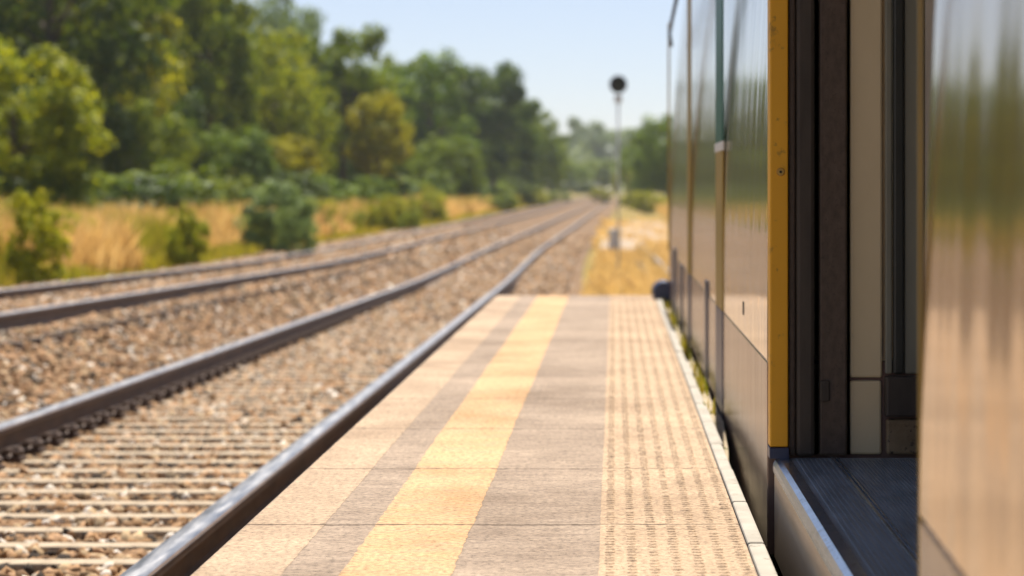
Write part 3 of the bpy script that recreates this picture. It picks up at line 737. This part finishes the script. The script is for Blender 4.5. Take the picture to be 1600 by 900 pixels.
co[:, :, 2] += (-.035-co[:, 0, 2])[:, None]; g.data.vertices.foreach_set('co', co.ravel()); g.data.update()


# ------------------------------------------------------------------ signal
SY = 54.0; sxp = (966-960)/F_*SY; sb = float(ground_z(np.array(sxp), np.array(SY)))
sg = empty('railway_signal', (sxp, SY, sb)); tag(sg, 'slim grey railway signal post with a round black head beyond the platform', 'signal')
hz = .8+(294-132)/F_*SY-sb
MB().tube([(0, 0, -.1), (0, 0, hz-.35)], .030, 12).build('post', M['post'], sg, True)
MB().box(-.16, .16, -.16, .16, -.05, .12, .02).build('base', M['coping'], sg)
hd = MB(); hd.lathe_y([(-.10, .15), (-.10, .215), (-.085, .235), (.02, .235), (.06, .18), (.16, .14), (.18, .09)], 0, hz, 28)
h = hd.build('signal_head', M['signal_black'], sg)
for dz in (.09, -.09):
    MB().lathe_y([(-.104, .02), (-.112, .055), (-.106, .07), (-.099, .07)], 0, hz+dz, 16).build('lens', M['lens'], h)
    v = MB(); n = 12
    for i in range(n+1):
        a = math.pi*(-.1+1.2*i/n)
        for r_, y_ in ((.085, -.10), (.085, -.28), (.079, -.28), (.079, -.10)): v.v.append((r_*math.cos(a), y_, hz+dz+r_*math.sin(a)))
        if i:
            q = 4*i
            for j in range(4): v.f.append((q-4+j, q-4+(j+1) % 4, q+(j+1) % 4, q+j))
    v.build('hood', M['signal_black'], h)
MB().box(-.10, .10, -.06, .06, hz-.48, hz-.28, .02).build('bracket', M['post'], sg)
cx_ = (960-960)/F_*70; cb = float(ground_z(np.array(cx_), np.array(70.)))+.12
cab = empty('relay_cabinet', (cx_, 70, cb)); cab.scale = (1.3, 1.3, 1.5); tag(cab, 'small white equipment cabinet at the foot of the signal', 'cabinet')
MB().box(-.15, .15, -.12, .12, .06, .50, .015).build('cabinet_body', M['white_paint'], cab)
MB().box(-.17, .17, -.14, .14, .50, .53, .01).build('cabinet_roof', M['white_paint'], cab)
MB().box(-.17, .17, -.14, .14, -.1, .06, .01).build('plinth', M['coping'], cab)
d = MB().box(-.125, .125, -.128, -.121, .09, .47, .003).build('cabinet_door', M['white_paint'], cab)
MB().box(.08, .10, -.14, -.128, .25, .33, .003).build('handle', M['under'], d)

# ------------------------------------------------------------------ haze
hzb = MB().box(-930, 930, -70, 1420, -4, 40).build('haze', None); tag(hzb, 'thin pale summer haze over the line', 'haze', kind='stuff')
hm = bpy.data.materials.new('haze_air'); hm.use_nodes = True; nt = hm.node_tree; nt.nodes.clear()
o_ = nt.nodes.new('ShaderNodeOutputMaterial'); pv = nt.nodes.new('ShaderNodeVolumePrincipled')
pv.inputs['Color'].default_value = (.80, .90, 1.0, 1); pv.inputs['Density'].default_value = .00021; pv.inputs['Anisotropy'].default_value = .0
nt.links.new(pv.outputs[0], o_.inputs['Volume']); hzb.data.materials.append(hm)

# ------------------------------------------------------------------ light, sky, camera
EL, AZ_X = 63.0, 3.0            # high sun ahead, a touch to the right
sd = Vector((math.sin(R(AZ_X))*math.cos(R(EL)), math.cos(R(AZ_X))*math.cos(R(EL)), math.sin(R(EL))))
sun = bpy.data.objects.new('sun', bpy.data.lights.new('sun', 'SUN')); COL.objects.link(sun)
sun.data.energy = 5.0; sun.data.angle = R(.5); sun.data.color = (1, .935, .845)
sun.rotation_euler = sd.to_track_quat('Z', 'Y').to_euler(); sun.location = (0, -20, 30)
w = bpy.data.worlds.new('World'); S.world = w; w.use_nodes = True
wn = w.node_tree.nodes; bg = wn['Background']; sky = wn.new('ShaderNodeTexSky'); sky.sky_type = 'NISHITA'; sky.sun_disc = False
sky.sun_elevation = R(EL); sky.sun_rotation = math.atan2(sd.x, sd.y); sky.air_density = 1.0; sky.dust_density = .0; sky.ozone_density = 4.0; sky.altitude = 300
tint = wn.new('ShaderNodeMix'); tint.data_type = 'RGBA'; tint.blend_type = 'MULTIPLY'; tint.inputs[0].default_value = 1; tint.inputs[7].default_value = (1.0, .93, 1.03, 1)
w.node_tree.links.new(sky.outputs[0], tint.inputs[6]); hsv = wn.new('ShaderNodeHueSaturation'); hsv.inputs['Saturation'].default_value = .72; hsv.inputs['Value'].default_value = .95
w.node_tree.links.new(tint.outputs[2], hsv.inputs['Color']); w.node_tree.links.new(hsv.outputs[0], bg.inputs[0]); bg.inputs[1].default_value = .066

cam = bpy.data.objects.new('camera', bpy.data.cameras.new('camera')); COL.objects.link(cam)
cam.location = (0, 0, .8); cam.rotation_euler = (R(90), 0, 0)
cd = cam.data; cd.sensor_width = 36; cd.lens = 72; cd.shift_x = -.1; cd.shift_y = -.0975; cd.clip_start = .05; cd.clip_end = 5000
cd.dof.use_dof = True; cd.dof.focus_distance = 4.9; cd.dof.aperture_fstop = 3.1; cd.dof.aperture_blades = 9
S.camera = cam
S.view_settings.view_transform = 'Standard'; S.view_settings.look = 'None'; S.view_settings.gamma = 1; S.view_settings.exposure = 0.85
S.cycles.max_bounces = 8; S.cycles.diffuse_bounces = 3; S.cycles.glossy_bounces = 4; S.cycles.transmission_bounces = 3; S.cycles.volume_bounces = 1
S.cycles.use_denoising = True
